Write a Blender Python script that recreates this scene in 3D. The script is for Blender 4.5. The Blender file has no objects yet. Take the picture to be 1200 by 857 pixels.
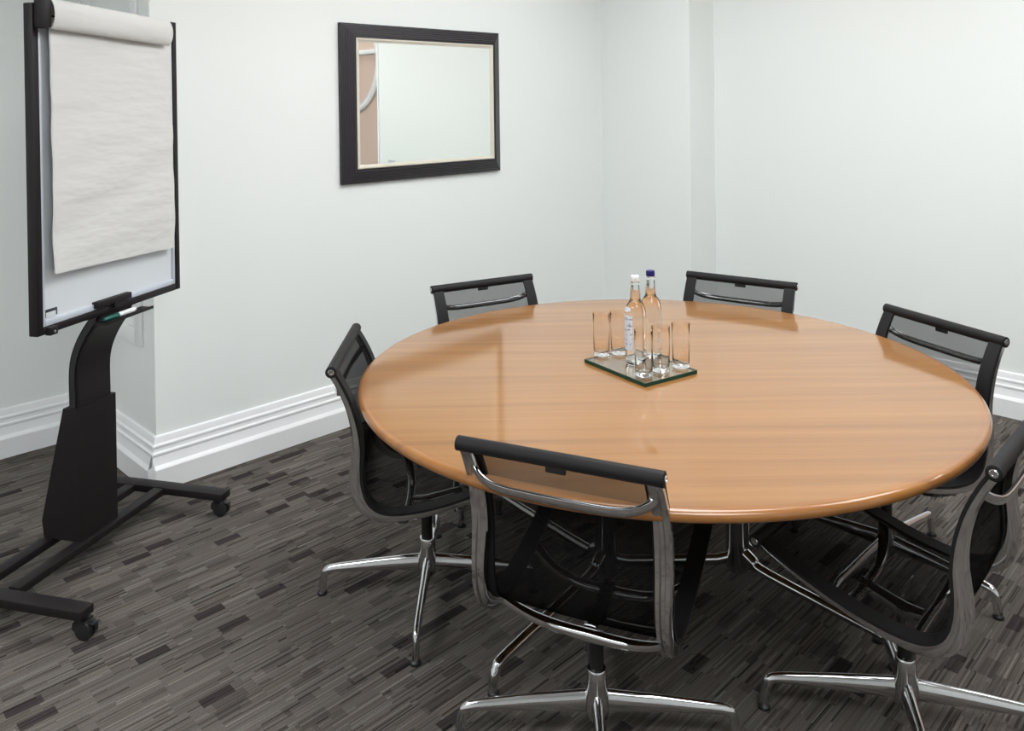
import bpy, bmesh, math, random
from mathutils import Vector, Matrix
random.seed(7)
SC = bpy.context.scene
COL = SC.collection
PI = math.pi
R = math.radians

# ------------------------------------------------------------------ frame of reference
# World axes follow the walls: +x runs along the mirror wall, +y towards it, z up, metres.
# 'plan' coordinates (x to the right of the photographer, y ahead) are turned by TH into the world.
TH = R(45.064)
CT, ST = math.cos(TH), math.sin(TH)
def W(x, y, z=0.0):
    return Vector((x*CT + y*ST, -x*ST + y*CT, z))
def ang(deg):                       # plan direction -> world direction (radians)
    return R(deg) - TH

# ------------------------------------------------------------------ camera
F, PITCH, ROLL, HC = 969.19, 0.00834, -0.01311, 1.62
cam = bpy.data.cameras.new('camera'); cam_o = bpy.data.objects.new('camera', cam); COL.objects.link(cam_o)
fw = W(0, math.cos(PITCH)); fw.z = -math.sin(PITCH)
up0 = W(0, math.sin(PITCH)); up0.z = math.cos(PITCH)
rt0 = W(1, 0)
cr, sr = math.cos(ROLL), math.sin(ROLL)
rt = rt0*cr + up0*sr; up = up0*cr - rt0*sr
M = Matrix((rt, up, -fw)).transposed().to_4x4(); M.translation = Vector((0, 0, HC))
cam_o.matrix_world = M
cam.sensor_width = 36; cam.lens = F/1200*36; cam.shift_x = 0
cam.shift_y = -(428.5-128.7)/1200
cam.clip_start = .05; cam.clip_end = 60
SC.camera = cam_o

# ------------------------------------------------------------------ view, world, lights
SC.view_settings.view_transform = 'Standard'
SC.view_settings.look = 'None'
SC.view_settings.exposure = 0.0
SC.view_settings.gamma = 1
SC.view_settings.use_curve_mapping = False
world = bpy.data.worlds.new('world'); SC.world = world; world.use_nodes = True
world.node_tree.nodes['Background'].inputs[0].default_value = (.9, .95, 1, 1)
world.node_tree.nodes['Background'].inputs[1].default_value = .3
PANEL_STRENGTH = 9.6
SPOT_STRENGTH = 45.0
CEIL = 2.95

# ------------------------------------------------------------------ helpers: materials
def mat(name, col, rough=.5, metal=0., spec=.5, coat=0., coat_rough=.1):
    m = bpy.data.materials.new(name); m.use_nodes = True
    b = m.node_tree.nodes['Principled BSDF']
    b.inputs['Base Color'].default_value = (*col, 1)
    b.inputs['Roughness'].default_value = rough
    b.inputs['Metallic'].default_value = metal
    b.inputs['Specular IOR Level'].default_value = spec
    b.inputs['Coat Weight'].default_value = coat
    b.inputs['Coat Roughness'].default_value = coat_rough
    return m
def bsdf(m): return m.node_tree.nodes['Principled BSDF']
class NG:
    def __init__(s, m): s.n = m.node_tree.nodes; s.l = m.node_tree.links
    def add(s, t, **kw):
        o = s.n.new(t)
        for k, v in kw.items(): setattr(o, k, v)
        return o
    def set(s, sock, v):
        if isinstance(v, bpy.types.NodeSocket): s.l.new(v, sock)
        else: sock.default_value = v
    def math(s, op, a, b=0., c=None, clamp=False):
        o = s.add('ShaderNodeMath', operation=op, use_clamp=clamp)
        s.set(o.inputs[0], a); s.set(o.inputs[1], b)
        if c is not None: s.set(o.inputs[2], c)
        return o.outputs[0]
    def mix(s, f, a, b, blend='MIX'):
        o = s.add('ShaderNodeMix', data_type='RGBA', blend_type=blend)
        s.set(o.inputs[0], f); s.set(o.inputs[6], a); s.set(o.inputs[7], b)
        return o.outputs[2]
    def ramp(s, f, stops, interp='LINEAR'):
        o = s.add('ShaderNodeValToRGB'); o.color_ramp.interpolation = interp
        e = o.color_ramp.elements
        while len(e) < len(stops): e.new(.5)
        for i, (p, c) in enumerate(stops): e[i].position = p; e[i].color = (*c, 1) if len(c) == 3 else c
        s.set(o.inputs[0], f)
        return o.outputs[0]
    def noise(s, vec, scale, detail=2, rough=.5, dim='3D'):
        o = s.add('ShaderNodeTexNoise', noise_dimensions=dim)
        s.set(o.inputs['Vector'], vec)
        o.inputs['Scale'].default_value = scale; o.inputs['Detail'].default_value = detail
        o.inputs['Roughness'].default_value = rough
        return o.outputs['Fac']
    def mapping(s, vec, loc=(0, 0, 0), rot=(0, 0, 0), scale=(1, 1, 1)):
        o = s.add('ShaderNodeMapping'); s.set(o.inputs[0], vec)
        o.inputs[1].default_value = loc; o.inputs[2].default_value = rot; o.inputs[3].default_value = scale
        return o.outputs[0]
    def bump(s, h, strength=.2, dist=.002):
        o = s.add('ShaderNodeBump'); o.inputs['Strength'].default_value = strength
        o.inputs['Distance'].default_value = dist; s.set(o.inputs['Height'], h)
        return o.outputs[0]

def paint(name, col, rough=.6):
    m = mat(name, col, rough, spec=.3)
    g = NG(m); tc = g.add('ShaderNodeTexCoord').outputs['Object']
    n = g.noise(tc, 180, 3)
    g.set(bsdf(m).inputs['Normal'], g.bump(n, .06, .001))
    big = g.noise(tc, 1.3, 2)
    c = tuple(x*.985 for x in col)
    g.set(bsdf(m).inputs['Base Color'], g.mix(big, (*col, 1), (*c, 1)))
    return m
M_WALL = paint('wall_paint', (.80, .825, .81))
M_TRIM = mat('trim_paint', (.84, .845, .85), .35)
M_CEIL = paint('ceiling_paint', (.85, .85, .84))
M_PINK = paint('warm_light_wall_tint', (.66, .50, .42))  # warm passage lighting put into the wall colour

# carpet: planks of fine stripes running along the mirror wall
def carpet():
    m = mat('striped_carpet', (.1, .09, .08), .95, spec=.1)
    g = NG(m); tc = g.add('ShaderNodeTexCoord').outputs['Object']
    sep = g.add('ShaderNodeSeparateXYZ'); g.set(sep.inputs[0], tc)
    x, y = sep.outputs[0], sep.outputs[1]
    def cells(row_h, length, seed):
        rowf = g.math('FLOOR', g.math('DIVIDE', y, row_h))
        wn = g.add('ShaderNodeTexWhiteNoise', noise_dimensions='1D'); g.set(wn.inputs['W'], g.math('ADD', rowf, seed))
        cx = g.math('FLOOR', g.math('ADD', g.math('DIVIDE', x, length), g.math('MULTIPLY', wn.outputs[0], 7.3)))
        cv = g.add('ShaderNodeCombineXYZ'); g.set(cv.inputs[0], cx); g.set(cv.inputs[1], rowf); cv.inputs[2].default_value = seed
        w2 = g.add('ShaderNodeTexWhiteNoise', noise_dimensions='3D'); g.set(w2.inputs['Vector'], cv.outputs[0])
        return w2.outputs[0], w2.outputs[1]
    b1, b1c = cells(.038, .092, 3.)        # dark blocks
    b2, _ = cells(.095, .184, 11.)           # broad tone planks
    b3, _ = cells(.019, .184, 23.)           # narrow strips
    # thin stripes: 1-D-like noise across y with jumps per plank
    cv = g.add('ShaderNodeCombineXYZ')
    g.set(cv.inputs[0], g.math('ADD', g.math('MULTIPLY', x, .9), g.math('MULTIPLY', b2, 37.)))
    g.set(cv.inputs[1], g.math('MULTIPLY', y, 112.)); g.set(cv.inputs[2], g.math('MULTIPLY', b3, 9.))
    st = g.noise(cv.outputs[0], 1.0, 2, .6)
    base = g.ramp(st, [(.31, (.020, .018, .016)), (.38, (.066, .058, .052)), (.46, (.112, .100, .088)), (.58, (.125, .113, .102)), (.70, (.205, .188, .170))])
    tone = g.math('MULTIPLY_ADD', b2, .22, .88)
    tn = g.add('ShaderNodeCombineColor')
    for i in range(3): g.set(tn.inputs[i], tone)
    c = g.mix(1., base, tn.outputs[0], 'MULTIPLY')
    warm = g.ramp(b3, [(0., (1.03, .985, .965)), (1., (.985, 1.0, 1.01))])
    c = g.mix(1., c, warm, 'MULTIPLY')
    dark = g.math('GREATER_THAN', b1, .945)
    c = g.mix(dark, c, g.mix(1., c, (.36, .33, .37, 1), 'MULTIPLY'))
    mid = g.math('GREATER_THAN', g.math('FRACT', g.math('MULTIPLY', b1, 7.)), .88)
    c = g.mix(g.math('MULTIPLY', mid, .45), c, g.mix(1., c, (.40, .385, .40, 1), 'MULTIPLY'))
    fine = g.noise(tc, 330, 2, .75)
    fm = g.math('MULTIPLY_ADD', fine, 1.6, .2)
    fc = g.add('ShaderNodeCombineColor')
    for i in range(3): g.set(fc.inputs[i], fm)
    c = g.mix(1., c, fc.outputs[0], 'MULTIPLY')
    g.set(bsdf(m).inputs['Base Color'], c)
    hh = g.math('ADD', g.math('MULTIPLY', st, .8), fine)
    g.set(bsdf(m).inputs['Normal'], g.bump(hh, .5, .004))
    return m
M_CARPET = carpet()

def wood(name, edge=False):
    m = mat(name, (.6, .36, .18), .34, spec=.35, coat=1., coat_rough=.08)
    bsdf(m).inputs['Coat IOR'].default_value = 1.47
    g = NG(m); tc = g.add('ShaderNodeTexCoord').outputs['Object']
    rv = tc
    sep = g.add('ShaderNodeSeparateXYZ'); g.set(sep.inputs[0], rv)
    warp = g.noise(g.mapping(rv, scale=(1.2, 4, 1)), 1.0, 2)
    cv = g.add('ShaderNodeCombineXYZ')
    g.set(cv.inputs[0], g.math('MULTIPLY', sep.outputs[0], .55))
    g.set(cv.inputs[1], g.math('ADD', g.math('MULTIPLY', sep.outputs[1], 26.), g.math('MULTIPLY', warp, 1.6)))
    n1 = g.noise(cv.outputs[0], 1.0, 4, .55)
    cv2 = g.add('ShaderNodeCombineXYZ')
    g.set(cv2.inputs[0], g.math('MULTIPLY', sep.outputs[0], .35)); g.set(cv2.inputs[1], g.math('MULTIPLY', sep.outputs[1], 6.))
    cv2.inputs[2].default_value = 4.
    n2 = g.noise(cv2.outputs[0], 1.0, 2, .5)
    c = g.ramp(n1, [(.22, (.225, .098, .024)), (.42, (.295, .132, .035)), (.58, (.325, .151, .043)), (.8, (.37, .182, .060))])
    c2 = g.ramp(n2, [(.3, (.86, .80, .72)), (.6, (1.04, 1.03, 1.0))])
    c = g.mix(1., c, c2, 'MULTIPLY')
    # a few dark mineral streaks
    cv3 = g.add('ShaderNodeCombineXYZ')
    g.set(cv3.inputs[0], g.math('MULTIPLY', sep.outputs[0], .8)); g.set(cv3.inputs[1], g.math('MULTIPLY', sep.outputs[1], 16.))
    cv3.inputs[2].default_value = 9.
    n3 = g.noise(cv3.outputs[0], 1.0, 1, .4)
    c = g.mix(g.math('MULTIPLY', g.math('GREATER_THAN', n3, .68), .30), c, (.20, .085, .03, 1))
    # pores
    n4 = g.noise(g.mapping(rv, scale=(30, 900, 1)), 1.0, 1)
    c = g.mix(g.math('MULTIPLY', g.math('GREATER_THAN', n4, .62), .14), c, (.22, .10, .035, 1))
    if edge:
        c = g.mix(1., c, (1.0, .90, .78, 1), 'MULTIPLY')
    g.set(bsdf(m).inputs['Base Color'], c)
    return m
M_WOOD = wood('cherry_veneer'); M_EDGE = wood('cherry_lipping', True)

def chrome_mat(name, col, rough):
    m = mat(name, col, rough, metal=1.)
    g = NG(m); tc = g.add('ShaderNodeTexCoord').outputs['Object']
    n = g.noise(tc, 60, 2)
    g.set(bsdf(m).inputs['Roughness'], g.math('MULTIPLY_ADD', n, .05, rough-.02))
    return m
M_CHROME = chrome_mat('polished_aluminium', (.62, .62, .63), .09)
M_TRIMALU = mat('pale_anodised_trim', (.66, .70, .78), .3, metal=.25)
M_SATIN = chrome_mat('satin_aluminium', (.72, .74, .78), .35)
M_BLACKPL = mat('black_plastic', (.012, .012, .013), .45)
M_GAS = mat('black_gas_cylinder', (.010, .010, .010), .25)
M_BLACKPC = mat('black_powder_coat', (.011, .008, .009), .5, spec=.28)
def speck(m, scale, amt):
    g = NG(m); tc = g.add('ShaderNodeTexCoord').outputs['Object']
    g.set(bsdf(m).inputs['Normal'], g.bump(g.noise(tc, scale, 2), amt, .0006))
speck(M_BLACKPC, 900, .12); speck(M_BLACKPL, 700, .1)

def mesh_fabric(name, lo, hi):
    m = bpy.data.materials.new(name); m.use_nodes = True
    g = NG(m); b = bsdf(m); out = g.n['Material Output']
    b.inputs['Base Color'].default_value = (.016, .015, .016, 1); b.inputs['Roughness'].default_value = .55
    b.inputs['Specular IOR Level'].default_value = .35
    uv = g.add('ShaderNodeTexCoord').outputs['UV']
    sep = g.add('ShaderNodeSeparateXYZ'); g.set(sep.inputs[0], uv)
    k = 2*PI/.0042
    sx = g.math('SINE', g.math('MULTIPLY', sep.outputs[0], k)); sy = g.math('SINE', g.math('MULTIPLY', sep.outputs[1], k))
    h = g.math('MULTIPLY', sx, sy)
    f = g.math('MULTIPLY_ADD', h, (hi-lo)/2, (hi+lo)/2)
    tr = g.add('ShaderNodeBsdfTransparent'); mx = g.add('ShaderNodeMixShader')
    g.set(mx.inputs[0], f); g.l.new(b.outputs[0], mx.inputs[1]); g.l.new(tr.outputs[0], mx.inputs[2])
    g.l.new(mx.outputs[0], out.inputs['Surface'])
    va = g.add('ShaderNodeVolumeAbsorption'); va.inputs[0].default_value = (0, 0, 0, 1); va.inputs[1].default_value = 210.
    g.l.new(va.outputs[0], out.inputs['Volume'])
    return m
M_MESH = mesh_fabric('black_open_mesh', .72, .94)
M_HEM = mat('black_doubled_mesh', (.011, .010, .011), .55, spec=.22)
speck(M_HEM, 1500, .4)

def glass(name, col=(1, 1, 1), ior=1.45, rough=0.):
    m = mat(name, col, rough)
    b = bsdf(m); b.inputs['Transmission Weight'].default_value = 1.; b.inputs['IOR'].default_value = ior
    return m
M_GLASS = glass('clear_glass', (1, 1, 1), 1.20)
M_WATERGLASS = glass('filled_bottle_glass', (.97, .985, .975), 1.36)
M_TRAYGLASS = glass('clear_float_glass', (.95, .985, .965), 1.5)
M_TRAYEDGE = mat('green_glass_edge', (.002, .040, .024), .2, spec=.3)
M_MIRROR = mat('mirror_silver', (.93, .955, .93), 0.0, metal=1.)
M_WHITEBOARD = mat('whiteboard_enamel', (.67, .70, .73), .18, coat=.3)
M_PAPER = paint('flipchart_paper', (.64, .635, .622), .8)
g = NG(M_PAPER); tcp = g.add('ShaderNodeTexCoord').outputs['Object']
g.set(bsdf(M_PAPER).inputs['Normal'], g.bump(g.noise(g.mapping(tcp, scale=(2.2, 2.2, 9)), 1.3, 3), .5, .02))
M_BLUECAP = mat('blue_cap', (.006, .005, .10), .45, spec=.3)
M_SILVERCAP = mat('silver_cap', (.72, .73, .75), .35, metal=.15)
M_GREENCAP = mat('green_marker_cap', (.006, .10, .085), .35)
M_WHITEPL = mat('white_plastic', (.78, .78, .79), .35)
M_DARKLOGO = mat('dark_badge', (.012, .014, .018), .4)
M_CREAMSILVER = mat('champagne_slip', (.74, .70, .60), .32, metal=.35)
def frame_mat(HX=.556, HZ=.410):
    m = mat('ebonised_ripple_wood', (.016, .012, .016), .34, spec=.5)
    g = NG(m); tc = g.add('ShaderNodeTexCoord').outputs['Object']
    sp_ = g.add('ShaderNodeSeparateXYZ'); g.set(sp_.inputs[0], tc)
    d = g.math('MINIMUM', g.math('SUBTRACT', HX, g.math('ABSOLUTE', sp_.outputs[0])), g.math('SUBTRACT', HZ, g.math('ABSOLUTE', sp_.outputs[2])))
    wob = g.noise(tc, 14., 2)
    w = g.math('SINE', g.math('ADD', g.math('MULTIPLY', d, 2*PI/.011), g.math('MULTIPLY', wob, 7.)))
    n = g.math('MULTIPLY_ADD', w, .35, .5)
    g.set(bsdf(m).inputs['Normal'], g.bump(w, .45, .0025))
    g.set(bsdf(m).inputs['Base Color'], g.ramp(n, [(.3, (.007, .005, .008)), (.7, (.022, .016, .022))]))
    return m
M_FRAME = frame_mat()
def label_mat():
    m = mat('pale_blue_label', (.62, .68, .78), .5)
    g = NG(m); tc = g.add('ShaderNodeTexCoord').outputs['Object']
    n = g.noise(g.mapping(tc, scale=(60, 60, 140)), 1., 1)
    g.set(bsdf(m).inputs['Base Color'], g.mix(g.math('GREATER_THAN', n, .60), (.66, .71, .80, 1), (.30, .34, .44, 1)))
    return m
M_LABEL = label_mat()
def emit(name, col, s):
    m = bpy.data.materials.new(name); m.use_nodes = True; n = m.node_tree.nodes; n.clear()
    e = n.new('ShaderNodeEmission'); o = n.new('ShaderNodeOutputMaterial')
    e.inputs[0].default_value = (*col, 1); e.inputs[1].default_value = s
    m.node_tree.links.new(e.outputs[0], o.inputs[0]); return m
M_PANEL = emit('lit_diffuser', (.955, .985, 1.0), PANEL_STRENGTH)
M_SPOT = emit('lit_downlight_lens', (1, .86, .66), SPOT_STRENGTH)

# ------------------------------------------------------------------ helpers: geometry
def link(name, me, parent=None, m=None, smooth=40):
    if m is not None: me.materials.append(m)
    if smooth is not None:
        for p in me.polygons: p.use_smooth = True
        me.set_sharp_from_angle(angle=R(smooth))
    o = bpy.data.objects.new(name, me); COL.objects.link(o)
    if parent is not None: o.parent = parent
    return o
class MB:
    """collects shapes for ONE mesh"""
    def __init__(s): s.v = []; s.f = []; s.uv = None
    def add(s, vs, fs):
        k = len(s.v); s.v += [tuple(v) for v in vs]; s.f += [tuple(i+k for i in f) for f in fs]; return s
    def box(s, x0, x1, y0, y1, z0, z1, mtx=None, b=0.):
        if b > 0:
            bm = bmesh.new(); bmesh.ops.create_cube(bm, size=1)
            for v in bm.verts: v.co = Vector(((x0+x1)/2+v.co.x*(x1-x0), (y0+y1)/2+v.co.y*(y1-y0), (z0+z1)/2+v.co.z*(z1-z0)))
            bmesh.ops.bevel(bm, geom=bm.edges[:], offset=b, segments=2, affect='EDGES', profile=.5)
            bm.verts.index_update()
            vs = [v.co.copy() for v in bm.verts]; fs = [[v.index for v in f.verts] for f in bm.faces]; bm.free()
        else:
            vs = [Vector(p) for p in ((x0, y0, z0), (x1, y0, z0), (x1, y1, z0), (x0, y1, z0), (x0, y0, z1), (x1, y0, z1), (x1, y1, z1), (x0, y1, z1))]
            fs = [(0, 3, 2, 1), (4, 5, 6, 7), (0, 1, 5, 4), (1, 2, 6, 5), (2, 3, 7, 6), (3, 0, 4, 7)]
        if mtx: vs = [mtx @ v for v in vs]
        return s.add(vs, fs)
    def skin(s, rings, closed=True, caps=True, loop=False):
        n = len(rings[0]); vs = [p for r in rings for p in r]; fs = []
        m = len(rings)
        for i in range(m if loop else m-1):
            a, b = i*n, ((i+1) % m)*n
            for j in range(n if closed else n-1):
                k = (j+1) % n
                fs.append((a+j, a+k, b+k, b+j))
        if caps and closed and not loop:
            fs.append(tuple(range(n-1, -1, -1))); fs.append(tuple((m-1)*n+i for i in range(n)))
        return s.add(vs, fs)
    def lathe(s, prof, seg=32, c=(0, 0, 0), mtx=None):
        """prof: (r,z) list; r==0 ends close the shape"""
        vs, idx = [], []
        for r, z in prof:
            if r < 1e-6: idx.append([len(vs)]); vs.append(Vector((c[0], c[1], c[2]+z)))
            else:
                idx.append(list(range(len(vs), len(vs)+seg)))
                for k in range(seg):
                    a = 2*PI*k/seg; vs.append(Vector((c[0]+r*math.cos(a), c[1]+r*math.sin(a), c[2]+z)))
        fs = []
        for A, B in zip(idx, idx[1:]):
            for k in range(seg):
                j = (k+1) % seg
                if len(A) == 1 and len(B) == 1: continue
                if len(A) == 1: fs.append((A[0], B[j], B[k]))
                elif len(B) == 1: fs.append((A[k], A[j], B[0]))
                else: fs.append((A[k], A[j], B[j], B[k]))
        if mtx: vs = [mtx @ v for v in vs]
        return s.add(vs, fs)
    def tube(s, path, ra, rb=None, up=(0, 0, 1), n=12, power=2.):
        """swept (super)ellipse; ra across, rb along 'up'; numbers or lists"""
        P = [Vector(p) for p in path]; m = len(P)
        A = ra if isinstance(ra, (list, tuple)) else [ra]*m
        B = A if rb is None else (rb if isinstance(rb, (list, tuple)) else [rb]*m)
        U = Vector(up); rings = []
        for i in range(m):
            t = (P[min(i+1, m-1)]-P[max(i-1, 0)]).normalized()
            sd = U.cross(t)
            if sd.length < 1e-4: sd = Vector((1, 0, 0)) if abs(t.x) < .9 else Vector((0, 1, 0))
            sd.normalize(); nn = t.cross(sd).normalized()
            ring = []
            for k in range(n):
                a = 2*PI*k/n; c, q = math.cos(a), math.sin(a)
                c = math.copysign(abs(c)**(2/power), c); q = math.copysign(abs(q)**(2/power), q)
                ring.append(P[i]+sd*(A[i]*c)+nn*(B[i]*q))
            rings.append(ring)
        return s.skin(rings)
    def prism(s, poly, lo, hi, axes='xz', mtx=None):
        """extrude a 2-D polygon; axes name the polygon's plane"""
        ax = {'xz': lambda a, b, h: (a, h, b), 'yz': lambda a, b, h: (h, a, b), 'xy': lambda a, b, h: (a, b, h)}[axes]
        n = len(poly)
        vs = [Vector(ax(a, b, lo)) for a, b in poly]+[Vector(ax(a, b, hi)) for a, b in poly]
        fs = [tuple(range(n-1, -1, -1)), tuple(range(n, 2*n))]+[(i, (i+1) % n, n+(i+1) % n, n+i) for i in range(n)]
        if mtx: vs = [mtx @ v for v in vs]
        return s.add(vs, fs)
    def build(s, name, m, parent=None, smooth=40, fix=True):
        me = bpy.data.meshes.new(name); me.from_pydata(s.v, [], s.f); me.update()
        if fix:
            bm = bmesh.new(); bm.from_mesh(me); bmesh.ops.recalc_face_normals(bm, faces=bm.faces[:]); bm.to_mesh(me); bm.free()
        return link(name, me, parent, m, smooth)
def catmull(pts, n=6):
    P = [Vector(p) for p in pts]; out = []
    for i in range(len(P)-1):
        p0, p1, p2, p3 = P[max(i-1, 0)], P[i], P[i+1], P[min(i+2, len(P)-1)]
        for k in range(n):
            t = k/n
            out.append(.5*((2*p1)+(p2-p0)*t+(2*p0-5*p1+4*p2-p3)*t*t+(3*p1-p0-3*p2+p3)*t**3))
    out.append(P[-1]); return out
def tag(o, label, cat, group=None):
    o['label'] = label; o['category'] = cat
    if group: o['group'] = group
    return o
def thing(name, label, cat, loc=(0, 0, 0), rz=0., group=None):
    o = bpy.data.objects.new(name, None); COL.objects.link(o)
    o.location = loc; o.rotation_euler = (0, 0, rz); o.empty_display_size = .1
    return tag(o, label, cat, group)
def struct(o): o['kind'] = 'structure'; return o
def copy_tree(o, parent=None):
    c = o.copy(); COL.objects.link(c)
    if parent is not None: c.parent = parent
    for ch in list(o.children): copy_tree(ch, c)
    return c

# ------------------------------------------------------------------ the room
XW, YS = -2.7, -2.3            # far left wall, wall behind the photographer
YA, XR, YC, XB = 3.57, 1.404, 4.43, 4.74
XO, YE = 5.2, .52              # opening past the end of the right-hand wall
struct(MB().box(XW-.2, XO+.3, YS-.2, YC+.3, -.12, 0).build('floor', M_CARPET, smooth=None))
struct(MB().box(XW-.2, XO+.3, YS-.2, YC+.3, CEIL, CEIL+.12).build('ceiling', M_CEIL, smooth=None))
struct(MB().box(XR, XB+.2, YA, YC+.25, 0, CEIL).build('wall_north', M_WALL, smooth=None))
struct(MB().box(XW-.2, XR, YC, YC+.25, 0, CEIL).build('wall_northwest', M_WALL, smooth=None))
struct(MB().box(XB, XB+.2, YE, YA, 0, CEIL).build('wall_east', M_WALL, smooth=None))
struct(MB().box(4.452, XB, 2.868, YA, 0, CEIL).build('wall_northeast', M_WALL, smooth=None))
struct(MB().box(XO, XO+.2, YS-.2, YE+.3, 0, CEIL).build('wall_southeast', M_PINK, smooth=None))
struct(MB().box(XW-.2, XO+.3, YS-.2, YS, 0, CEIL).build('wall_south', M_WALL, smooth=None))
struct(MB().box(XW-.2, XW, YS, YC, 0, CEIL).build('wall_west', M_WALL, smooth=None))
# white jamb closing the end of the right-hand wall
struct(MB().box(XB-.012, XB+.212, YE-.02, YE, 0, CEIL, b=.003).build('trim_1', M_TRIM))
# flat framed moulding on the return beside the flip chart
m = MB()
y0, y1, z0, z1, w, t = 3.690, 4.36, .578, 2.62, .07, .014
for a in ((y0, y0+w, z0, z1), (y1-w, y1, z0, z1), (y0+w, y1-w, z0, z0+w), (y0+w, y1-w, z1-w, z1)):
    m.box(XR-t, XR, a[0], a[1], a[2], a[3], b=.003)
struct(m.build('trim_2', M_TRIM))
# round moulding and rail on the warm-tinted passage wall (seen in the mirror)
m = MB(); rings = []
for k in range(64):
    a = 2*PI*k/64; c, s_ = math.cos(a), math.sin(a)
    prof = [(.58, 0), (.58, .03), (.555, .045), (.53, .035), (.515, .045), (.50, .02), (.50, 0)]
    rings.append([Vector((XO-h, -.62+r*c, 2.10+r*s_)) for r, h in prof])
m.skin(rings, loop=True, caps=False)
struct(m.build('trim_3', M_TRIM))
struct(MB().box(XO-.03, XO, YS, YE-.03, 2.16, 2.21, b=.006).build('trim_4', M_TRIM))

# skirting: moulded profile (depth from wall, height)
SK = [(0, 0), (.046, 0), (.046, .088), (.043, .094), (.034, .104), (.028, .126), (.026, .140), (.030, .146), (.030, .153),
      (.021, .158), (.020, .172), (.024, .177), (.024, .184), (.015, .190), (.013, .206), (.010, .216), (0, .220)]
def skirting(name, p, q, n, ma, mb, cp=False, cq=False):
    """from p to q on a wall with inward normal n; ma/mb = miter slope (+1 lengthens outward, -1 shortens)"""
    p, q, n = Vector((*p, 0)), Vector((*q, 0)), Vector((*n, 0)); d = (q-p).normalized()
    c = .034
    def ex(a, mt, ch): return (2*c-a if ch and a > c else a)*mt
    A = [p+n*a-d*ex(a, ma, cp)+Vector((0, 0, z)) for a, z in SK]; B = [q+n*a+d*ex(a, mb, cq)+Vector((0, 0, z)) for a, z in SK]
    m = MB().skin([A, B])
    if cp:                       # block filling the chamfered outer corner of the plinth
        m.skin([[p+n*a-d*(2*c-a)+Vector((0, 0, z)), p+n*(2*c-a)-d*a+Vector((0, 0, z)), p+n*.01-d*.01+Vector((0, 0, z))] for a, z in ((.046, 0), (.046, .088), (.043, .094), (.0345, .1037))])
    return struct(m.build(name, M_TRIM, smooth=25))
skirting('baseboard_northwest', (XW, YC), (XR, YC), (0, -1), -1, -1)
skirting('baseboard_return', (XR, YC), (XR, YA), (-1, 0), -1, 1, cq=True)
skirting('baseboard_north', (XR, YA), (4.452, YA), (0, -1), 1, -1, cp=True)
skirting('baseboard_northeast', (4.452, YA), (4.452, 2.868), (-1, 0), -1, 1)
skirting('baseboard_column', (4.452, 2.868), (XB, 2.868), (0, -1), 1, -1)
skirting('baseboard_east', (XB, 2.868), (XB, YE), (-1, 0), -1, 0)
skirting('baseboard_west', (XW, YS), (XW, YC), (1, 0), -1, -1)
skirting('baseboard_south', (XO, YS), (XW, YS), (0, 1), -1, -1)

# ------------------------------------------------------------------ ceiling lamps and added fill panels
def panel(x, y, sx, sy, label):
    t = thing('light_panel', label, 'light', (x, y, CEIL))
    m = MB(); a, b = sx/2, sy/2
    for q in ((-a-.03, a+.03, -b-.03, -b), (-a-.03, a+.03, b, b+.03), (-a-.03, -a, -b, b), (a, a+.03, -b, b)): m.box(*q, -.03, 0, b=.004)
    m.build('frame', M_WHITEPL, t)
    MB().box(-a, a, -b, b, -.022, -.004).build('diffuser', M_PANEL, t, smooth=None)
panel(2.35, 1.55, 1.4, 1.4, 'large square ceiling light above the round table')
panel(3.45, 2.45, .55, .55, 'small added fill panel brightening the walls near the corner column')  # added fill, unseen: lifts the walls around the corner
panel(3.45, .15, 1.0, 1.0, 'smaller added fill panel lifting the corner column, beside the end of the right-hand wall')  # added fill, unseen: evens out the column face parallel to the mirror wall
panel(.6, -.5, 1.4, 1.4, 'large square ceiling light behind the photographer')
panel(-1.35, 1.9, 1.7, 1.65, 'large added fill panel brightening the bay beside the flip chart')  # added fill, unseen: brings up the dim recess
panel(4.97, -.9, .3, 1.2, 'narrow ceiling light in the passage past the right-hand wall')
for i, (x, y) in enumerate(((1.9, 2.7), (4.0, 1.7), (3.9, .9))):
    t = thing('downlight', ['round ceiling downlight nearest the framed mirror', 'round ceiling downlight halfway along the right-hand wall', 'round ceiling downlight nearest the right-hand wall end'][i], 'light', (x, y, CEIL), 0, 'recessed ceiling downlights')
    MB().lathe([(.052, 0), (.052, -.004), (.065, -.010), (.068, -.004), (.068, 0)], 32).build('bezel', M_WHITEPL, t)
    MB().lathe([(0, -.003), (.05, -.003), (.05, 0), (0, 0)], 32).build('lens', M_SPOT, t)

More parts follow.
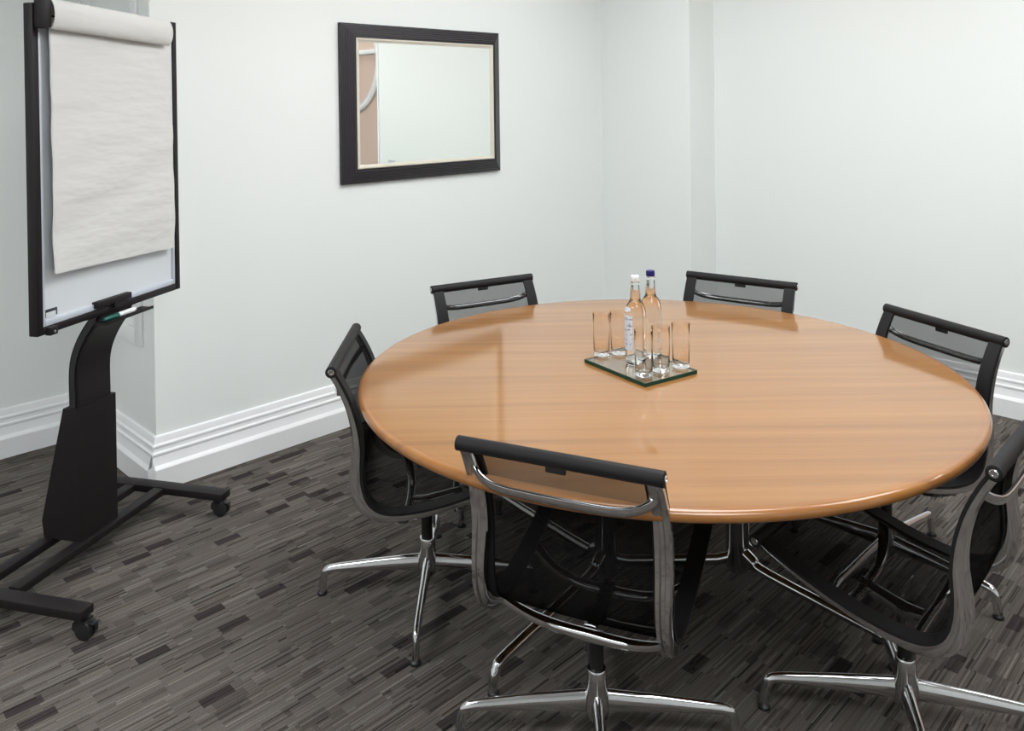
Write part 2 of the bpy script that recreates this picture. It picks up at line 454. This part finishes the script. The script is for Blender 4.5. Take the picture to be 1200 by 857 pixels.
# ------------------------------------------------------------------ round table
TZ, TR = .73, .975
tc = W(.464, 2.751)
tab = thing('round_table', 'large round cherry wood meeting table on a chrome pedestal base', 'table', (tc.x, tc.y, 0), -TH)
RI = TR-.028
MB().lathe([(0, TZ-.030), (RI, TZ-.030), (RI, TZ), (0, TZ)], 160).build('tabletop', M_WOOD, tab, smooth=30)
pr = [(RI, TZ), (TR-.016, TZ-.0003)]
for k in range(0, 11):
    a = PI/2-PI*k/10
    pr.append((TR-.0145+.0145*math.cos(a), TZ-.0150+.0147*math.sin(a)))
pr += [(TR-.016, TZ-.030), (RI, TZ-.030)]
MB().lathe([(r, z) for r, z in pr]+[pr[0]], 160).build('edge_band', M_EDGE, tab, smooth=50)
for sx in (-1, 1):
    cx = .27 if sx > 0 else -.17
    MB().lathe([(0, .055), (.034, .055), (.038, .07), (.038, .655), (.030, .66), (0, .66)], 32, (cx, 0, 0)).build('column', M_CHROME, tab)
    m = MB()
    m.lathe([(0, .66), (.05, .66), (.09, .68), (.09, .70), (0, .70)], 32, (cx, 0, 0))
    for sy in (-1, 1):
        m.tube([(cx, 0, .675), (cx+sx*.18, sy*.24, .675), (cx+sx*.30, sy*.40, .69)], [.022, .018, .014], [.02, .016, .01], n=10)
    m.build('top_bracket', M_BLACKPL, tab)
    for sy in (-1, 1):
        ex, ey = (.60 if sx > 0 else -.535), sy*(.42 if sx > 0 else .50)
        d = Vector((ex-cx, ey, 0)); d.normalize(); s0 = Vector((cx, 0, 0)); e0 = Vector((ex, ey, 0))
        path = catmull([s0+d*.03+Vector((0, 0, .118)), s0+d*.06+Vector((0, 0, .105)), s0+d*.10+Vector((0, 0, .088)), s0.lerp(e0, .6)+Vector((0, 0, .082)),
                        e0-d*.045+Vector((0, 0, .078)), e0-d*.012+Vector((0, 0, .066)), e0+Vector((0, 0, .04)), e0+d*.002+Vector((0, 0, .014))], 5)
        n = len(path)
        lg = MB().tube(path, [.017-.005*i/n for i in range(n)], [.020-.008*i/n for i in range(n)], n=12, up=tuple(Vector((-d.y, d.x, 0)))).build('leg', M_CHROME, tab)
        MB().lathe([(0, 0), (.017, 0), (.017, .009), (.010, .015), (0, .015)], 20, e0).build('glide', M_BLACKPL, lg)
MB().tube([(-.17, 0, .10), (-.10, 0, .085), (0.05, 0, .085), (.20, 0, .085), (.27, 0, .10)], .014, .018, n=12).build('stretcher', M_CHROME, tab)

# ------------------------------------------------------------------ chairs
PROF = [(-.262, .818), (-.236, .775), (-.208, .715), (-.188, .645), (-.180, .58), (-.182, .515), (-.178, .462), (-.160, .412), (-.118, .382),
        (-.05, .377), (.05, .393), (.155, .424), (.245, .459), (.288, .480)]
HW = .244
def prof_curve(n=6): return [(p.y, p.z) for p in catmull([(0, y, z) for y, z in PROF], n)]
PC = prof_curve(6)
def prof_normals(P):
    out = []
    for i in range(len(P)):
        a, b = P[max(i-1, 0)], P[min(i+1, len(P)-1)]
        t = Vector((b[0]-a[0], b[1]-a[1])).normalized()
        out.append(Vector((-t.y, t.x)))      # seat: up; back: forwards
    return out
PN = prof_normals(PC)
def at_z_back(z):                             # y of the back at height z
    for a, b in zip(PC, PC[1:]):
        if a[1] >= z >= b[1] and a[1] > b[1]:
            return a[0]+(b[0]-a[0])*(a[1]-z)/(a[1]-b[1])
def at_y_seat(y):
    best = None
    for a, b in zip(PC, PC[1:]):
        if a[0] <= y <= b[0] and a[1] < .5 and b[0] > -.1: return a[1]+(b[1]-a[1])*(y-a[0])/(b[0]-a[0])
def sling(name, x0, x1, off0, off1, m, parent, nx=8, sag=0.):
    """thin sheet following the profile between x0 and x1, from normal offset off0 to off1"""
    P = PC; arc = [0.]
    for a, b in zip(P, P[1:]): arc.append(arc[-1]+math.hypot(b[0]-a[0], b[1]-a[1]))
    vs, fs, uvs = [], [], []
    def sheet(off):
        k = len(vs)
        for i, (y, z) in enumerate(P):
            e = math.sin(PI*i/(len(P)-1))
            for j in range(nx+1):
                x = x0+(x1-x0)*j/nx
                o = off-sag*e*(1-(x/HW)**2)
                vs.append((x, y+PN[i].x*o, z+PN[i].y*o)); uvs.append((x, arc[i]))
        return k
    n = nx+1
    A, B = sheet(off0), sheet(off1)
    for i in range(len(P)-1):
        for j in range(nx):
            a = i*n+j
            fs.append((A+a, A+a+1, A+a+n+1, A+a+n)); fs.append((B+a, B+a+n, B+a+n+1, B+a+1))
        for j in (0, nx):
            a = i*n+j; fs.append((A+a, A+a+n, B+a+n, B+a))
    for i in (0, len(P)-1):
        for j in range(nx):
            a = i*n+j; fs.append((A+a, A+a+1, B+a+1, B+a))
    me = bpy.data.meshes.new(name); me.from_pydata(vs, [], fs); me.update()
    bm = bmesh.new(); bm.from_mesh(me); bmesh.ops.recalc_face_normals(bm, faces=bm.faces[:]); bm.to_mesh(me); bm.free()
    uvl = me.uv_layers.new(name='weave')
    for lp in me.loops: uvl.data[lp.index].uv = uvs[lp.vertex_index]
    return link(name, me, parent, m, 60)
def make_chair():
    t = thing('office_chair', '', 'chair')
    sl = sling('mesh_sling', -HW+.03, HW-.03, .0035, .006, M_MESH, t, 8, .006)
    for s in (-1, 1):
        a, b = (HW-.046, HW) if s > 0 else (-HW, -HW+.046)
        sling('side_hem', a, b, .001, .009, M_HEM, t, 2)
    # side rails: cast aluminium ribs behind the sling edge
    for s in (-1, 1):
        rings = []; n = len(PC)
        for i, (y, z) in enumerate(PC):
            f = i/(n-1)
            bend = math.exp(-((f-.47)/.20)**2)
            th = .014+.020*bend                # depth behind the sling
            wd = .013+.009*math.exp(-((f-.25)/.25)**2)   # half lateral width
            if f > .75: wd = .012
            q = PN[i]; c = Vector((0, y, z)); N = Vector((0, q.x, q.y)); X = Vector((1, 0, 0)); cx = s*(HW-.018)
            sec = [(-wd, 0), (-wd, -th*.75), (-wd*.8, -th), (-wd*.35, -th), (-wd*.2, -th*.80), (wd*.2, -th*.80), (wd*.35, -th), (wd*.8, -th), (wd, -th*.75), (wd, 0)]
            rings.append([c+X*(cx+a)+N*b for a, b in sec])
        rl = MB().skin(rings).build('side_rail', M_CHROME, t, smooth=35)
        for (y, z) in (PC[0], PC[-1]):
            rot = Matrix.Translation((s*(HW+.006), y, z)) @ Matrix.Rotation(s*PI/2, 4, 'Y')
            MB().lathe([(0, -.012), (.0095, -.012), (.0095, .0005), (.008, .002), (.0045, .002), (.004, .0005), (0, .0005)], 20, mtx=rot).build('screw_cap', M_CHROME, rl)
    # rolled top and front bars
    for nm, (y, z), r in (('top_bar', PC[0], .0175), ('front_bar', PC[-1], .0165)):
        m = MB(); pr = [(.013, -HW-.006), (r, -HW-.004), (r, HW+.004), (.013, HW+.006)]
        prof = [(0, -HW-.003)]+pr+[(0, HW+.003)]
        m.lathe(prof, 20, mtx=Matrix.Translation((0, y, z)) @ Matrix.Rotation(PI/2, 4, 'Y'))
        m.build(nm, M_HEM, t)
    # back brace: flattened arc behind the mesh
    path = []
    for i in range(33):
        x = -1+2*i/32; q = .88*(1-abs(x)**7)+.12*(1-x*x)
        z = .758-.032*q; y = at_z_back(z)-.008-.044*q
        path.append((x*(HW-.022), y, z))
    MB().tube(path, .006, .0115, n=12, power=2.6, up=(0, -.3, 1)).build('back_brace', M_CHROME, t)
    # seat stretchers: arcs under the seat
    for y0, dz in ((-.085, .062), (.13, .075)):
        path = []; zz = at_y_seat(y0)-.014
        for i in range(25):
            x = -1+2*i/24; q = 1-abs(x)**3.2
            path.append((x*(HW-.018), y0+(.03 if y0 < 0 else -.03)*q, zz-dz*q))
        MB().tube(path, .014, [.0085+.006*(1-abs(-1+2*i/24)) for i in range(25)], n=12, power=3).build('seat_stretcher', M_CHROME, t)
    m = MB()
    m.tube([(0, -.045, .309), (0, 0, .305), (0, .115, .336)], [.018, .024, .018], [.012, .016, .012], n=12, power=3)
    m.lathe([(0, .262), (.0205, .262), (.0205, .305), (.028, .318), (0, .318)], 24)
    m.build('seat_bracket', M_CHROME, t)
    lv = MB().tube(catmull([(.02, .02, .305), (.09, .03, .30), (.17, .035, .305)], 4), .004, n=8).build('lever', M_CHROME, t)
    # care tag under the top bar
    MB().box(-.024, .024, -.0035, .0035, -.012, .003, mtx=Matrix.Translation((0, PC[3][0]-.012, PC[3][1])), b=.001).build('fabric_tag', M_BLACKPL, t)
    # pedestal
    MB().lathe([(0, .17), (.0185, .17), (.0185, .268), (0, .268)], 24).build('gas_lift', M_GAS, t)
    MB().lathe([(0, .052), (.016, .052), (.028, .066), (.033, .095), (.030, .125), (.0255, .15), (.0255, .182), (.0235, .186), (.019, .186), (.019, .176), (0, .176)], 28).build('hub', M_CHROME, t)
    for k in range(4):
        path = catmull([(.018, 0, .106), (.06, 0, .104), (.16, 0, .099), (.255, 0, .092), (.313, 0, .087), (.335, 0, .078), (.344, 0, .058), (.348, 0, .034), (.350, 0, .013)], 4)
        A, B = [], []
        for p in path:
            f = p.x/.350
            A.append(.017-.006*f); B.append(.0265-.0145*min(1, f*1.12) if p.z > .075 else .0125)
        vs = MB()
        rings = []
        for i, p in enumerate(path):
            tt = (path[min(i+1, len(path)-1)]-path[max(i-1, 0)]).normalized()
            sd = Vector((0, 1, 0)); nn = tt.cross(sd) if tt.cross(sd).z > 0 or abs(tt.x) < .3 else -tt.cross(sd)
            nn = sd.cross(tt); nn = -nn if nn.z < -.2 or (abs(nn.z) <= .2 and nn.x < 0) else nn
            a, b = A[i], B[i]
            sec = [(0, 1.), (.38, .92), (.72, .45), (.95, -.1), (1, -.55), (.8, -.92), (.35, -1.), (-.35, -1.), (-.8, -.92), (-1, -.55), (-.95, -.1), (-.72, .45), (-.38, .92)]
            rings.append([p+sd*(a*u)+nn*(b*v) for u, v in sec])
        vs.skin(rings)
        lg = vs.build('leg', M_CHROME, t, smooth=50); lg.rotation_euler.z = k*PI/2
        MB().lathe([(0, 0), (.0165, 0), (.0165, .008), (.010, .0145), (0, .0145)], 18, (.350, 0, 0)).build('glide', M_BLACKPL, lg)
    return t
CH = [  # column plan position, facing (deg), star turn (deg), label
    ((.196, 2.085), 65.5, 178, 'black mesh office chair with its back to the viewer at the near table edge'),
    ((-.300, 2.73), 2.0, 0, 'black mesh office chair at the left of the table, seen side-on, nearest the flip chart'),
    ((-.014, 3.445), -61.4, -125, 'black mesh office chair directly below and right of the framed mirror'),
    ((.855, 3.452), -124.5, 20, 'black mesh office chair behind the bottles, in front of the corner column'),
    ((1.265, 2.823), -158.5, -50, 'black mesh office chair at the right rim of the table, by the right-hand skirting'),
    ((.992, 2.112), 137.0, 167, 'black mesh office chair cut by the right picture edge, its mesh seat fully in view'),
]
proto = None
for (px, py), fa, sa, lab in CH:
    c = make_chair() if proto is None else copy_tree(proto)
    if proto is None: proto = c
    p = W(px, py); c.location = (p.x, p.y, 0); c.rotation_euler = (0, 0, ang(fa)-PI/2)
    tag(c, lab, 'chair', 'mesh office chairs around the table')
    legs = [o for o in c.children if o.name.split('.')[0] == 'leg']
    for k, o in enumerate(legs): o.rotation_euler.z = ang(sa)-(ang(fa)-PI/2)+k*PI/2

# ------------------------------------------------------------------ tray, glasses, bottles
ta = math.atan2(.123, .188)                      # plan direction of the tray's right-hand edge
trc = Vector((.243+(.585-.397)/2+.0+(.397-.243)/2, 2.822+(2.682-2.559)/2-(2.822-2.559)/2))
trp = W(trc.x, trc.y)
tray = thing('glass_tray', 'rectangular clear glass tray with green edges in the middle of the table', 'tray', (trp.x, trp.y, TZ), ta-TH)
TW, TL, TT = .1125, .1525, .0115
MB().box(-TW+.003, TW-.003, -TL+.003, TL-.003, .0005, TT).build('tray_plate', M_TRAYGLASS, tray, smooth=None)
m = MB()
for q in ((-TW, TW, -TL, -TL+.003), (-TW, TW, TL-.003, TL), (-TW, -TW+.003, -TL+.003, TL-.003), (TW-.003, TW, -TL+.003, TL-.003)): m.box(*q, 0, TT)
m.build('polished_edge', M_TRAYEDGE, tray, smooth=None)
GZ = TZ+TT+.0006
def make_glass():
    g_ = MB().lathe([(0, 0), (.0255, 0), (.0275, .002), (.0287, .10), (.0297, .143), (.0294, .1440), (.0290, .143), (.0279, .10), (.0266, .020), (.023, .0135), (0, .0125)], 40)
    return g_.build('drinking_glass', M_GLASS, None, smooth=35)
GL = [(.300, 2.862, 'empty straight drinking glass at the left corner of the tray'),
      (.362, 2.878, 'empty drinking glass between the leftmost glass and the white-capped bottle'),
      (.412, 2.645, 'empty drinking glass nearest the viewer on the tray, in front of the bottles'),
      (.474, 2.685, 'empty drinking glass in the middle of the three at the right of the tray'),
      (.547, 2.724, 'empty drinking glass at the right corner of the tray')]
pg = None
for x, y, lab in GL:
    o = make_glass() if pg is None else pg.copy()
    if pg is None: pg = o
    else: COL.objects.link(o)
    p = W(x, y); o.location = (p.x, p.y, GZ); o.rotation_euler.z = random.random()
    tag(o, lab, 'glass', 'drinking glasses on the tray')
BP = [(0, 0), (.031, 0), (.0345, .003), (.036, .010), (.036, .160), (.0352, .174), (.0328, .187), (.028, .199), (.0215, .208), (.0182, .216), (.0172, .226), (.0148, .262), (.0148, .266), (.0158, .268), (.0158, .273), (.0135, .276), (0, .276)]
def bottle(x, y, capm, capn, lab, label, tall):
    p = W(x, y); t = thing('water_bottle', lab, 'bottle', (p.x, p.y, GZ), ang(-120), 'water bottles on the tray')
    MB().lathe([(r*.98, z*tall) for r, z in BP], 40).build('bottle_body', M_WATERGLASS, t, smooth=40)
    z = .2765*tall
    MB().lathe([(0, z), (.0150, z), (.0152, z+.004), (.0148, z+.015), (.0135, z+.0175), (0, z+.0175)], 32).build('cap', capm, t)
    m = MB(); rings = []
    a0, a1, r = label
    for i in range(19):
        a = a0+(a1-a0)*i/18; cs, sn = math.cos(a), math.sin(a)
        rings.append([Vector((cs*q, sn*q, zz)) for q, zz in ((r, .050), (r+.0006, .050), (r+.0006, .165), (r, .165))])
    m.skin(rings).build('label', M_LABEL, t)
    if a1-a0 < 1: return
    m = MB(); rings = []
    for i in range(13):
        a = a0+(a1-a0)*(.15+.7*i/12); cs, sn = math.cos(a), math.sin(a)
        rings.append([Vector((cs*q, sn*q, zz)) for q, zz in ((.0346, .176), (.0353, .176), (.0317, .191), (.0308, .191))])
    m.skin(rings).build('neck_label', M_LABEL, t)
bottle(.4045, 2.765, M_SILVERCAP, 'cap', 'clear water bottle with a white cap and pale blue label', (R(-85), R(5), .0356), 1.0)
bottle(.4648, 2.818, M_BLUECAP, 'cap', 'clear water bottle with a dark blue cap', (R(112), R(126), .0356), 1.02)

# ------------------------------------------------------------------ framed mirror
mir = thing('wall_mirror', 'rectangular mirror in a black ripple-carved frame on the left-hand wall', 'mirror', (2.895, YA, 1.627))
HX, HZ = .556, .410
prof = [(0, -.002), (0, -.022), (.008, -.027), (.030, -.037), (.052, -.049), (.064, -.055), (.073, -.054), (.075, -.046), (.075, -.002)]
def picture_frame(name, prof, hx, hz, m, parent):
    rings = []
    for sx, sz in ((-1, -1), (1, -1), (1, 1), (-1, 1)):
        rings.append([Vector((sx*(hx-a), y, sz*(hz-a))) for a, y in prof])
    return MB().skin(rings, loop=True, caps=False).build(name, m, parent, smooth=25)
picture_frame('frame', prof, HX, HZ, M_FRAME, mir)
picture_frame('inner_slip', [(.075, -.003), (.075, -.051), (.079, -.054), (.085, -.053), (.088, -.048), (.096, -.045), (.096, -.003)], HX, HZ, M_CREAMSILVER, mir)
MB().box(-HX+.094, HX-.094, -.042, -.004, -HZ+.094, HZ-.094).build('mirror_glass', M_MIRROR, mir, smooth=None)
# small switch on the right-hand wall, seen only in the mirror
t = thing('light_switch', 'small grey switch plate on the right-hand wall, reflected at the foot of the mirror', 'switch', (XB, .72, 1.06))
MB().box(-.010, 0, -.06, .06, -.035, .035, b=.003).build('switch_plate', M_SATIN, t)
MB().box(-.014, -.010, -.02, .02, -.012, .012, b=.001).build('rocker', M_WHITEPL, t)

# ------------------------------------------------------------------ flip chart stand
fp = W(-1.513, 2.967)
fl = thing('flipchart_stand', 'black mobile flip chart easel with whiteboard and castors', 'easel', (fp.x, fp.y, 0), ang(75.5))
# local: +x away from the viewer along the board, -y towards the room, board face at y=-.10
BZ0, BZ1, BX = .900, 1.956, .352
m = MB(); fwid, fd = .024, .034
for q in ((-BX, -BX+fwid, BZ0, BZ1), (BX-fwid, BX, BZ0, BZ1), (-BX+fwid, BX-fwid, BZ0, BZ0+fwid), (-BX+fwid, BX-fwid, BZ1-fwid, BZ1)):
    m.box(q[0], q[1], -.10, -.10+fd, q[2], q[3], b=.002)
m.build('board_frame', M_BLACKPC, fl)
MB().box(-BX+fwid, BX-fwid, -.088, -.072, BZ0+fwid, BZ1-fwid).build('whiteboard', M_WHITEBOARD, fl, smooth=None)
m = MB(); i0 = BX-fwid; tw = .013
for q in ((-i0, -i0+tw, BZ0+fwid, BZ1-fwid), (i0-tw, i0, BZ0+fwid, BZ1-fwid), (-i0+tw, i0-tw, BZ0+fwid, BZ0+fwid+tw*1.6), (-i0+tw, i0-tw, BZ1-fwid-tw, BZ1-fwid)):
    m.box(q[0], q[1], -.096, -.088, q[2], q[3], b=.002)
m.build('silver_trim', M_TRIMALU, fl)
# maker's badge: dark rounded plate with a pale inset
bd = MB().box(-.316, -.262, -.0915, -.088, .951, .975, b=.001).build('badge', M_DARKLOGO, fl)
MB().box(-.309, -.270, -.0925, -.0915, .951, .966).build('badge_inset', M_WHITEBOARD, bd, smooth=None)
# latch block and clip on the lower rail, pen ledge
m = MB(); m.box(-.108, .062, -.112, -.088, .930, .952, b=.002); m.box(-.030, -.010, -.116, -.096, .915, .935, b=.002)
m.build('latch_bar', M_BLACKPC, fl)
br = MB().box(-.318, -.286, -.116, -.095, .896, .922, b=.002).build('hook_clamp', M_BLACKPC, fl)
MB().lathe([(0, 0), (.004, 0), (.004, .002), (0, .003)], 12, mtx=Matrix.Translation((-.300, -.116, .907)) @ Matrix.Rotation(PI/2, 4, 'X')).build('clamp_screw', M_SATIN, br)
m = MB(); m.box(-.115, .125, -.150, -.100, .878, .884, b=.001); m.box(-.115, .125, -.153, -.149, .878, .889, b=.001)
m.build('pen_ledge', M_BLACKPC, fl)
# pad clamp across the top
m = MB(); m.box(-.346, -.324, -.150, -.098, 1.875, 1.968, b=.006); m.box(-.326, .245, -.108, -.098, 1.895, 1.925, b=.003)
m.build('pad_clamp', M_BLACKPC, fl)
# neck: bends forward from the post to carry the board
spine = [(.026, .50), (.026, .60), (.026, .68), (.018, .735), (-.004, .79), (-.035, .84), (-.062, .875), (-.075, .905)]
sp = [(p.y, p.z) for p in catmull([(0, y, z) for y, z in spine], 5)]
def neck(x0, x1, d0, name, par, m_):
    rings = []
    for i, (y, z) in enumerate(sp):
        a, b = sp[max(i-1, 0)], sp[min(i+1, len(sp)-1)]; t = Vector((b[0]-a[0], b[1]-a[1])).normalized(); n = Vector((-t.y, t.x))
        if n.x > 0: n = -n                # towards the front
        rings.append([Vector((x0, y+n.x*d0, z+n.y*d0)), Vector((x1, y+n.x*d0, z+n.y*d0)), Vector((x1, y-n.x*d0, z-n.y*d0)), Vector((x0, y-n.x*d0, z-n.y*d0))])
    return MB().skin(rings).build(name, m_, par, smooth=30)
nk = neck(-.072, .084, .020, 'neck', fl, M_BLACKPC)
neck(-.078, .090, .010, 'neck_core', nk, M_BLACKPL)
MB().box(-.12, .13, -.075, -.060, .89, 1.10, b=.003).build('mounting_plate', M_BLACKPC, fl)
# tapering post cover
m = MB()
x0, x1 = -.086, .098
m.prism([(-.004, .10), (.150, .10), (.158, .16), (.060, .565), (-.004, .565)], x0, x1, 'yz')
m.build('post', M_BLACKPC, fl, smooth=20)
# base: two long beams and two cross feet
for y0 in (-.020, .115):
    MB().box(-.36, .36, y0, y0+.045, .072, .099, b=.003).build('base_beam', M_BLACKPC, fl)
for sx in (-1, 1):
    x = -.400 if sx < 0 else .363
    y_f = -.312 if sx < 0 else -.285
    ft = MB().box(x-.028, x+.028, y_f, .39, .074, .102, b=.003).build('foot', M_BLACKPC, fl)
    xf = x
    for y in ((-.283 if sx < 0 else -.240), .345):
        x = xf+((.014 if sx < 0 else .016) if y < 0 else 0)
        ca = MB()
        ca.lathe([(0, .074), (.012, .074), (.012, .052), (0, .052)], 16, (x, y, 0))
        ca.prism([(-.020, .058), (.012, .060), (.022, .048), (.024, .030), (.008, .022), (-.008, .030), (-.022, .046)], x-.020, x+.020, 'yz', mtx=Matrix.Translation((0, y, 0)))
        co = ca.build('castor', M_BLACKPL, ft)
        for s2 in (-1, 1):
            rot = Matrix.Translation((x+s2*.0115, y-.012, .0275)) @ Matrix.Rotation(PI/2, 4, 'Y')
            MB().lathe([(0, -.009), (.020, -.009), (.0275, -.007), (.0275, .007), (.020, .009), (0, .009)], 28, mtx=rot).build('wheel', M_BLACKPL, co)
        MB().box(x-.012, x+.012, y-.048, y-.018, .046, .052, b=.002).build('brake_tab', M_BLACKPL, co)

def to_world(o, p): return o.matrix_world @ Vector(p)
# paper pad: sheets folded over the clamp into a fat roll, the front sheet hanging
pad = thing('paper_pad', 'cream flip chart paper pad folded over the top of the whiteboard', 'paper', (fp.x, fp.y, 0), ang(75.5))
PX0, PX1 = -.300, .288
sec = []
cy, cz, ry, rz_ = -.133, 1.921, .028, .050
for k in range(29):
    a = R(-75)+R(290)*k/28
    sec.append((cy-math.cos(a)*ry, cz+math.sin(a)*rz_))
inner = [(cy+(y-cy)*.90, cz+(z-cz)*.92) for y, z in sec][::-1]
fs_ = MB().prism(sec+inner, -.322, .252, 'yz')
fs_.v = [(x, y, z-.030*(x+.30)) for x, y, z in fs_.v]
fs_.build('folded_sheets', M_PAPER, pad, smooth=35)
nz, nx = 34, 10; rings = []
for i in range(nz+1):
    f = i/nz; z = 1.915-f*(1.915-1.092)
    ring = []
    lift = -.118-.005*math.sin(f*PI)-.010*f*f
    for j in range(nx+1):
        g_ = j/nx; x = PX0+(PX1-PX0)*g_
        wv = .0028*math.sin(f*17+g_*4)*f+.0015*math.sin(f*31+g_*9)+.006*f*math.sin(g_*PI)
        ring.append(Vector((x+.004*f*f*(g_-.5)*2-.003*f, lift+wv, z)))
    for j in range(nx, -1, -1):
        q = ring[j]; ring.append(q+Vector((0, .006, 0)))
    rings.append(ring)
fs_ = MB().skin(rings)
fs_.v = [(x, y, z-.030*(x+.30)) for x, y, z in fs_.v]
fs_.build('front_sheet', M_PAPER, pad, smooth=40)
# marker on the ledge
p = Matrix.Translation((fp.x, fp.y, 0)) @ Matrix.Rotation(ang(75.5), 4, 'Z') @ Vector((-.036, -.134, .8935))
mk = thing('marker_pen', 'white marker pen with a green cap lying on the ledge below the whiteboard', 'pen', p, ang(75.5))
RX = Matrix.Rotation(PI/2, 4, 'Y')
r = .0085
MB().lathe([(0, 0), (.0078, 0), (r, .003), (r, .082), (.007, .085), (0, .085)], 20, mtx=Matrix.Rotation(PI/2, 4, 'Y')).build('barrel', M_WHITEPL, mk)
MB().lathe([(0, -.070), (.005, -.070), (.0075, -.062), (.0086, -.004), (.0086, 0), (0, 0)], 20, mtx=Matrix.Rotation(PI/2, 4, 'Y')).build('pen_cap', M_GREENCAP, mk)
